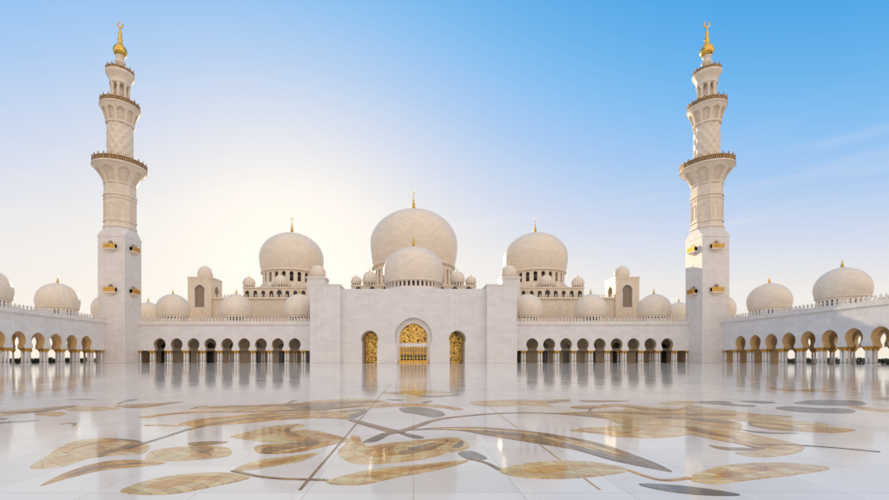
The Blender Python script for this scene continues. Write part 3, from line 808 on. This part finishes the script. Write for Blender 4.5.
def hall(name_label, cx, half, tier_half, y0, depth, R, dome_y, z_base, z_drum, hu, small, low_top, tier_top, fin, nwin, low_half_out=None):
    h = thing('domed_hall', name_label, 'domed hall', (cx, y0, 0), 0, 'prayer halls')
    mb = MB(); mb.box(-half[0], half[1], 1, depth, .02, low_top-.5); mb.box(-half[0]-.3, half[1]+.3, .4, depth, low_top-.497, low_top)
    merl = MB(); merl.box(-half[0]-.1, half[1]+.1, .5, .95, low_top+.003, low_top+.25); merlons(merl, -half[0], half[1], low_top+.25, 1.2, .6, .85, .85)
    mb.build('hall_wall', M['cream'], h); merl.build('crenellation', M['cream'], h)
    mb = MB(); gl = MB(); t = tier_half
    front = lambda u, d, z: (u, 1.6+d, z)
    windows_wall(mb, gl, -t, t, low_top+.003, tier_top, 9, front, big=4)
    for s in (-1, 1):
        side = (lambda s: lambda u, d, z: (s*(t-d), 1.6+t+u, z))(s)
        windows_wall(mb, gl, -t, t, low_top+.003, tier_top, 9, side)
    mb.box(-t-.3, t+.3, 1.3, 1.9+2*t, tier_top+.003, tier_top+.5)
    mb.build('window_tier', M['cream'], h); gl.build('window_glazing', M['glass'], h)
    mb = MB(); rb = .92*R*.97
    mb.lathe([(rb+1.4, tier_top+.503), (rb+1.4, z_drum-.6), (rb+.7, z_drum-.5), (rb+.7, z_drum)], 64, 0, dome_y-y0)
    mb.build('dome_plinth', M['cream'], h)
    hl = small[0]
    add_dome(h, (0, dome_y-y0, z_drum), R, hl, hu, .92, z_base-z_drum, nwin, fin, fin*.16, True, 96, 'domebig', win=.55, tall=True)
    for (x, y, z, r, hu_) in small[1]:
        add_dome(h, (x, y-y0, z), r, r*.45, hu_, .9, r*.42, 14, r*.5, r*.09, segs=32, win=.55)
    return h
# central: R=18.2, foot of dome z 39.8, widest 48.8, top 65.2
hall('largest central domed hall rising behind the smaller front dome', 0, (25, 25), 23.8, 163.2, 45, 19.0, 187, 40.5, 31.0, 16.2,
     (9.6, [(-16.9, 166.5, 29.6, 2.95, 3.2), (16.9, 166.5, 29.6, 2.95, 3.2), (-22.2, 166.5, 29.6, 2.1, 2.0), (22.2, 166.5, 29.6, 2.1, 2.0)]), 25.6, 29.1, 7.4, 32)
sm = lambda: [(-13, 170, 29.2, 2.4, 2.5), (13, 170, 29.2, 2.4, 2.5), (0, 168.5, 29.2, 2.6, 2.9), (-4.6, 170, 29.2, 1.2, 1.2), (4.6, 170, 29.2, 1.2, 1.2)]
hall('domed hall left of centre with a great white dome against the sun glow', -52, (26, 24), 14, 165, 45, 13.3, 184, 37.4, 32.0, 11.4, (6.6, sm()), 24.9, 28.7, 5.8, 24)
hall('domed hall right of centre with a great white dome against blue sky', 52, (24, 26), 14, 165, 45, 13.3, 184, 37.4, 32.0, 11.4, (6.6, sm()), 24.9, 28.7, 5.8, 24)

# square roof towers outside the halls
def roof_tower(cx, label):
    t = thing('roof_tower', label, 'roof tower', (cx, 165, 0), 0, 'square roof towers'); W = 4.55
    mb = MB(); zt = 32.2
    fr = lambda u, d, z: (u, d, z)
    arch_bay(mb, -W, W, 21.2, zt, keyhole(0, 1.85, 2.0, 27.6, 21.2, .12, 16), 27.6, .7, fr, back=False, reveal=0)
    mb.box(-W, W, 0, 2*W-.101, 12, 21.2)
    for s in (-1, 1):
        sd_ = (lambda s: lambda u, d, z: (s*(W-d), W+u, z))(s)
        arch_bay(mb, -W, W, 21.2, zt, keyhole(0, 1.85, 2.0, 27.6, 21.2, .12, 16), 27.6, .7, sd_, back=False, reveal=0)
    mb.box(-W, W, 2*W-.1, 2*W, 12, zt); mb.box(-W+.02, W-.02, .02, 2*W-.12, 31.4, zt-.02)
    mb.box(-W-.12, W+.12, -.12, 2*W+.12, zt+.003, zt+.7)
    mb.build('tower_wall', M['cream'], t)
    for f in (fr, lambda u, d, z: (W-d, W+u, z), lambda u, d, z: (-W+d, W+u, z)):
        mb = MB(); mb.prism(keyhole(0, 1.84, 1.99, 27.6, 21.25, .12, 14), f, .62, .69); wn = mb.build('arched_window', M['lattice'], t)
        fm = MB(); A = keyhole(0, 1.85, 2.0, 27.6, 21.2, .12, 16); Bk = keyhole(0, 2.25, 2.4, 27.6, 21.2, .12, 16)
        for i in range(len(A)-1): fm.prism([A[i], A[i+1], Bk[i+1], Bk[i]], f, -.09, .0)
        fm.build('window_frame', M['marble'], wn)
    add_dome(t, (0, W, zt+.7), 2.85, 1.3, 3.3, .9, .5, 0, 1.0, .16, segs=40)
roof_tower(-82.1, 'square roof tower with small dome between left minaret and left hall')
roof_tower(82.1, 'square roof tower with small dome between right hall and right minaret')

# ------------------------------------------------------------------ minarets
def railing(parent, R, z, n, h=1.35):
    mb = MB()
    mb.lathe([(R-.12, z), (R+.05, z), (R+.05, z+.18), (R-.12, z+.2)], 48)
    mb.lathe([(R-.08, z+h-.18), (R+.03, z+h-.18), (R+.03, z+h), (R-.08, z+h)], 48)
    S = 2*PI*R/n; f = cyl(R)
    for k in range(n):
        u = k*S
        mb.prism([(u-.16, z+.1), (u+.16, z+.1), (u+.16, z+h+.25), (u, z+h+.75), (u-.16, z+h+.25)], f, -.1, .18)
        for q in (.25, .5, .75):
            mb.prism([(u+q*S-.07, z+.15), (u+q*S+.07, z+.15), (u+q*S+.2, z+h*.55), (u+q*S, z+h-.1), (u+q*S-.2, z+h*.55)], f, 0, .06)
    return mb.build('railing', M['bronze'], parent)

def corbel(parent, r0, r1, z0, z1, n, zfloor):
    """flaring balcony with a ring of scalloped niches"""
    mb = MB()
    def Rz(z):
        t_ = min(1, max(0, (z-z0)/(z1-z0))); return r0+(r1-r0)*(t_**1.6)
    S = 2*PI*r0/n; hgt = z1-z0
    f = lambda u, d, z: ((Rz(z)-d)*math.sin(u/r0), -(Rz(z)-d)*math.cos(u/r0), z)
    zc = z0+hgt*.62; r = S*.36
    for k in range(n):
        u = k*S; P = keyhole(u, r*.9, r, zc, z0+hgt*.1, .1, 12)
        P = [(a, b_) for a, b_ in P]
        # add intermediate jamb points so the curved face stays smooth
        j0 = [(u-r*.9, z0+hgt*(.1+.12*i)) for i in range(3)]; j1 = [(u+r*.9, z0+hgt*(.1+.12*i)) for i in range(3)][::-1]
        P = j0+P[1:-1]+j1
        arch_bay(mb, u-S/2, u+S/2, z0+hgt*.1, z1, P, zc, .8, f, back=False, reveal=0)
    mb.lathe([(Rz(z0+hgt*i/12)-.78, z0+hgt*i/12) for i in range(13)], n*4)
    mb.lathe([(r0*.98, z0-.2), (r0+.08, z0-.1), (r0+.08, z0+hgt*.1)], n*4)
    mb.lathe([(r1-.8, z1-.02), (r1+.12, z1), (r1+.2, z1+.3), (r1+.05, zfloor), (r1-.9, zfloor)], 48)
    return mb.build('balcony', M['shaft'], parent)

def window_balcony(parent, f):
    mb = MB()
    mb.prism([(-.75, 0), (.75, 0), (.75, 1.6), (.5, 2.1), (0, 2.6), (-.5, 2.1), (-.75, 1.6)], f, -.02, .05)
    w_ = mb.build('arched_window', M['lattice'], parent)
    mb = MB(); mb.prism([(-1.9, -.35), (1.9, -.35), (1.9, 0), (-1.9, 0)], f, -1.0, -.03)
    mb.prism([(-1.2, -.7), (1.2, -.7), (1.6, -.353), (-1.6, -.353)], f, -.7, -.03)
    mb.prism([(-.4, -1.2), (.4, -1.2), (1.0, -.703), (-1.0, -.703)], f, -.4, -.03)
    mb.build('balcony_bracket', M['shaft'], w_)
    mb = MB(); mb.prism([(-1.8, .1), (1.8, .1), (1.8, 1.1), (-1.8, 1.1)], f, -.94, -.92); mb.prism([(-1.8, .1), (-1.76, .1), (-1.76, 1.1), (-1.8, 1.1)], f, -.9, -.05); mb.prism([(1.76, .1), (1.8, .1), (1.8, 1.1), (1.76, 1.1)], f, -.9, -.05); mb.prism([(-.3, 1.105), (.3, 1.105), (.3, 1.7), (0, 2.3), (-.3, 1.7)], f, -.9, -.84); mb.build('railing_panel', M['bronze'], w_)
    mb = MB()
    for z in (.02, .55, 1.1): mb.prism([(-1.85, z), (1.85, z), (1.85, z+.12), (-1.85, z+.12)], f, -1.0, -.9)
    for k in range(9):
        u = -1.8+k*3.6/8; mb.prism([(u-.07, .03), (u+.07, .03), (u+.07, 1.45), (u-.07, 1.45)], f, -1.03, -.88)
        for s in (-1.8, 1.8): mb.prism([(s-.05, .03), (s+.05, .03), (s+.05, 1.2), (s-.05, 1.2)], f, -.9, -.05)
    mb.build('gilded_railing', M['gold'], w_)

def minaret(cx, label, inner):
    t = thing('minaret', label, 'minaret', (cx, 139.05, 0), 0, 'minarets'); h = 4.25
    global ZMAP
    ZMAP = [(-1, -1), (40.4, 40.4), (44.6, 43.0), (58.8, 57.0), (66.3, 62.9), (78.6, 76.6), (84.8, 82.4), (95.0, 93.3), (100.3, 99.2), (110.5, 110.5)]
    mb = MB(); zs = 40.4
    c = .12
    sq = [(-h, -h+c), (-h+c, -h), (h-c, -h), (h, -h+c), (h, h-c), (h-c, h), (-h+c, h), (-h, h-c)]
    k = h*math.tan(PI/8)
    oc = [(-h, -k), (-k, -h), (k, -h), (h, -k), (h, k), (k, h), (-k, h), (-h, k)]
    def loft(p, z0, q, z1):
        for i in range(8):
            j = (i+1) % 8; mb.face(((*p[i], z0), (*p[j], z0), (*q[j], z1), (*q[i], z1)))
    def sc8(p, s): return [(a*s, b_*s) for a, b_ in p]
    loft(sq, .02, sq, 4); loft(sq, 4, sq, zs-.6); loft(sc8(sq, 1.02), zs-.6, sc8(sq, 1.02), zs); loft(sc8(sq, 1.02), zs, sc8(oc, .985), 44.6)
    mb.face([(*p, zs-.6) for p in sc8(sq, 1.02)])
    mb.build('square_shaft', M['marble'], t)
    mb = MB(); o = sc8(oc, .975); ob = sc8(oc, 1.03); ob2 = sc8(oc, 1.0)
    def band(z0, z1, s=1.03):
        b_ = sc8(oc, s); loft(b_, z0, b_, z1); mb.face([(*p, z1) for p in b_]); mb.face([(*p, z0) for p in b_[::-1]])
    loft(o, 44.3, o, 59.5)
    band(44.6, 45.3, 1.04); band(46.6, 47.1, 1.03); band(53.9, 54.3, 1.02); band(54.9, 55.6, 1.04)
    for i in range(8):
        # sunk panel frame on every side
        a, b_ = Vector(o[i]), Vector(o[(i+1) % 8]); mid = (a+b_)/2; d = (b_-a).normalized(); nn = mid.normalized()
        f = (lambda mid, d, nn: lambda u, q, z: (mid.x+d.x*u-nn.x*q, mid.y+d.y*u-nn.y*q, z))(mid, d, nn)
        A = keyhole(0, .72, .74, 51.6, 48, .2, 8); Bk = keyhole(0, .92, .94, 51.6, 47.9, .2, 8)
        for j in range(len(A)-1): mb.prism([A[j], A[j+1], Bk[j+1], Bk[j]], f, -.14, .02)
        for s in (-1, 1): mb.prism([(s*1.55-.12, 47.2), (s*1.55+.12, 47.2), (s*1.55+.12, 53.8), (s*1.55-.12, 53.8)], f, -.1, .02)
    mb.build('octagonal_tier', M['shaft'], t)
    corbel(t, 4.45, 7.5, 58.8, 65.6, 8, 66.3)
    railing(t, 7.45, 66.3, 24)
    # round tier with raised diamond lattice
    mb = MB()
    prof = [(3.72, 66.0+13.4*i/70) for i in range(71)]
    mb.lathe(prof, 96, rmod=lambda a, z, r: r-.34*(abs(math.sin(5*a+z*1.0))*abs(math.sin(5*a-z*1.0)))**.7)
    mb.build('round_tier', M['shaft'], t)
    corbel(t, 3.9, 5.45, 78.6, 84.2, 10, 84.8)
    railing(t, 5.4, 84.8, 18, 1.25)
    # open lantern
    mb = MB(); mb.lathe([(1.55, 84.5), (1.55, 92)], 16); lan = mb.build('lantern', M['cream'], t)
    mb = MB()
    for q in range(8):
        a = 2*PI*(q+.5)/8
        mb.lathe([(.52, 84.8), (.52, 85.4), (.40, 85.5), (.38, 90.2), (.48, 90.7), (.62, 91.4)], 10, 2.35*math.cos(a), 2.35*math.sin(a))
    mb.build('lantern_colonnade', M['shaft'], lan)
    mb = MB(); mb.lathe([(1.6, 91.3), (2.85, 91.4), (3.0, 91.8), (2.9, 91.9), (3.1, 92.7), (3.6, 93.7), (4.05, 94.4), (4.1, 95.0), (3.2, 95.05), (1.2, 95.06)], 40,
                        rmod=lambda a, z, r: r*(1-.05*abs(math.sin(8*a))*(1 if 92 < z < 94.5 else 0)))
    mb.build('crown', M['shaft'], t)
    railing(t, 3.85, 95.0, 14, .9)
    mb = MB(); mb.lathe([(1.9, 95), (1.75, 95.6), (1.35, 96.2), (1.2, 97.6), (1.55, 98.0), (1.6, 98.5), (1.1, 98.9), (1.05, 99.6), (1.35, 100.0), (1.35, 100.3)], 20)
    mb.build('neck', M['cream'], t)
    mb = MB(); mb.lathe([(1.3, 100.3), (1.75, 100.8), (2.0, 101.6), (1.9, 102.4), (1.35, 103.2), (.75, 103.9), (.55, 104.8), (.8, 105.1), (.55, 105.4), (.4, 106.6), (.6, 107.0), (.3, 107.4), (.22, 108.4), (.08, 109)], 24)
    crescent(mb, 108.6, .95, .3)
    mb.build('finial', M['gold'], t)
    for zb_ in (36.0, 22.4):
        window_balcony(t, (lambda z0: lambda u, d, z: (u, -h+d-.003, z+z0))(zb_))
        window_balcony(t, (lambda z0: lambda u, d, z: (inner*(h-d+.003), u, z+z0))(zb_))
minaret(-94.85, 'tall white minaret with gold finial at left, in front of the pale sky', 1)
minaret(94.85, 'tall white minaret with gold finial at right, in front of deep blue sky', -1)
ZMAP = None

# ------------------------------------------------------------------ hedges outside the side arcades
def hedge(x, label):
    mb = MB(); rnd = random.Random(int(x))
    for k in range(12000):
        y = rnd.uniform(70, 190); z = rnd.uniform(-.4, 1.5+.2*math.sin(y*.7)+.15*math.sin(y*1.9)); dx = rnd.uniform(-1.1, 1.1)
        c = Vector((x+dx, y, z)); a = Vector((rnd.gauss(0, 1), rnd.gauss(0, 1), rnd.gauss(0, 1))).normalized(); b_ = a.orthogonal().normalized()
        s_ = rnd.uniform(.18, .42)
        mb.face((c-a*s_, c+b_*s_*.5, c+a*s_, c-b_*s_*.5))
    o = mb.build('hedge', M['hedge']); o['label'] = label; o['category'] = 'hedge'; o['group'] = 'clipped hedges'
hedge(-124, 'low dark green hedge outside the left side arcade, seen through its arches')
hedge(124, 'low dark green hedge outside the right side arcade, seen through its arches')
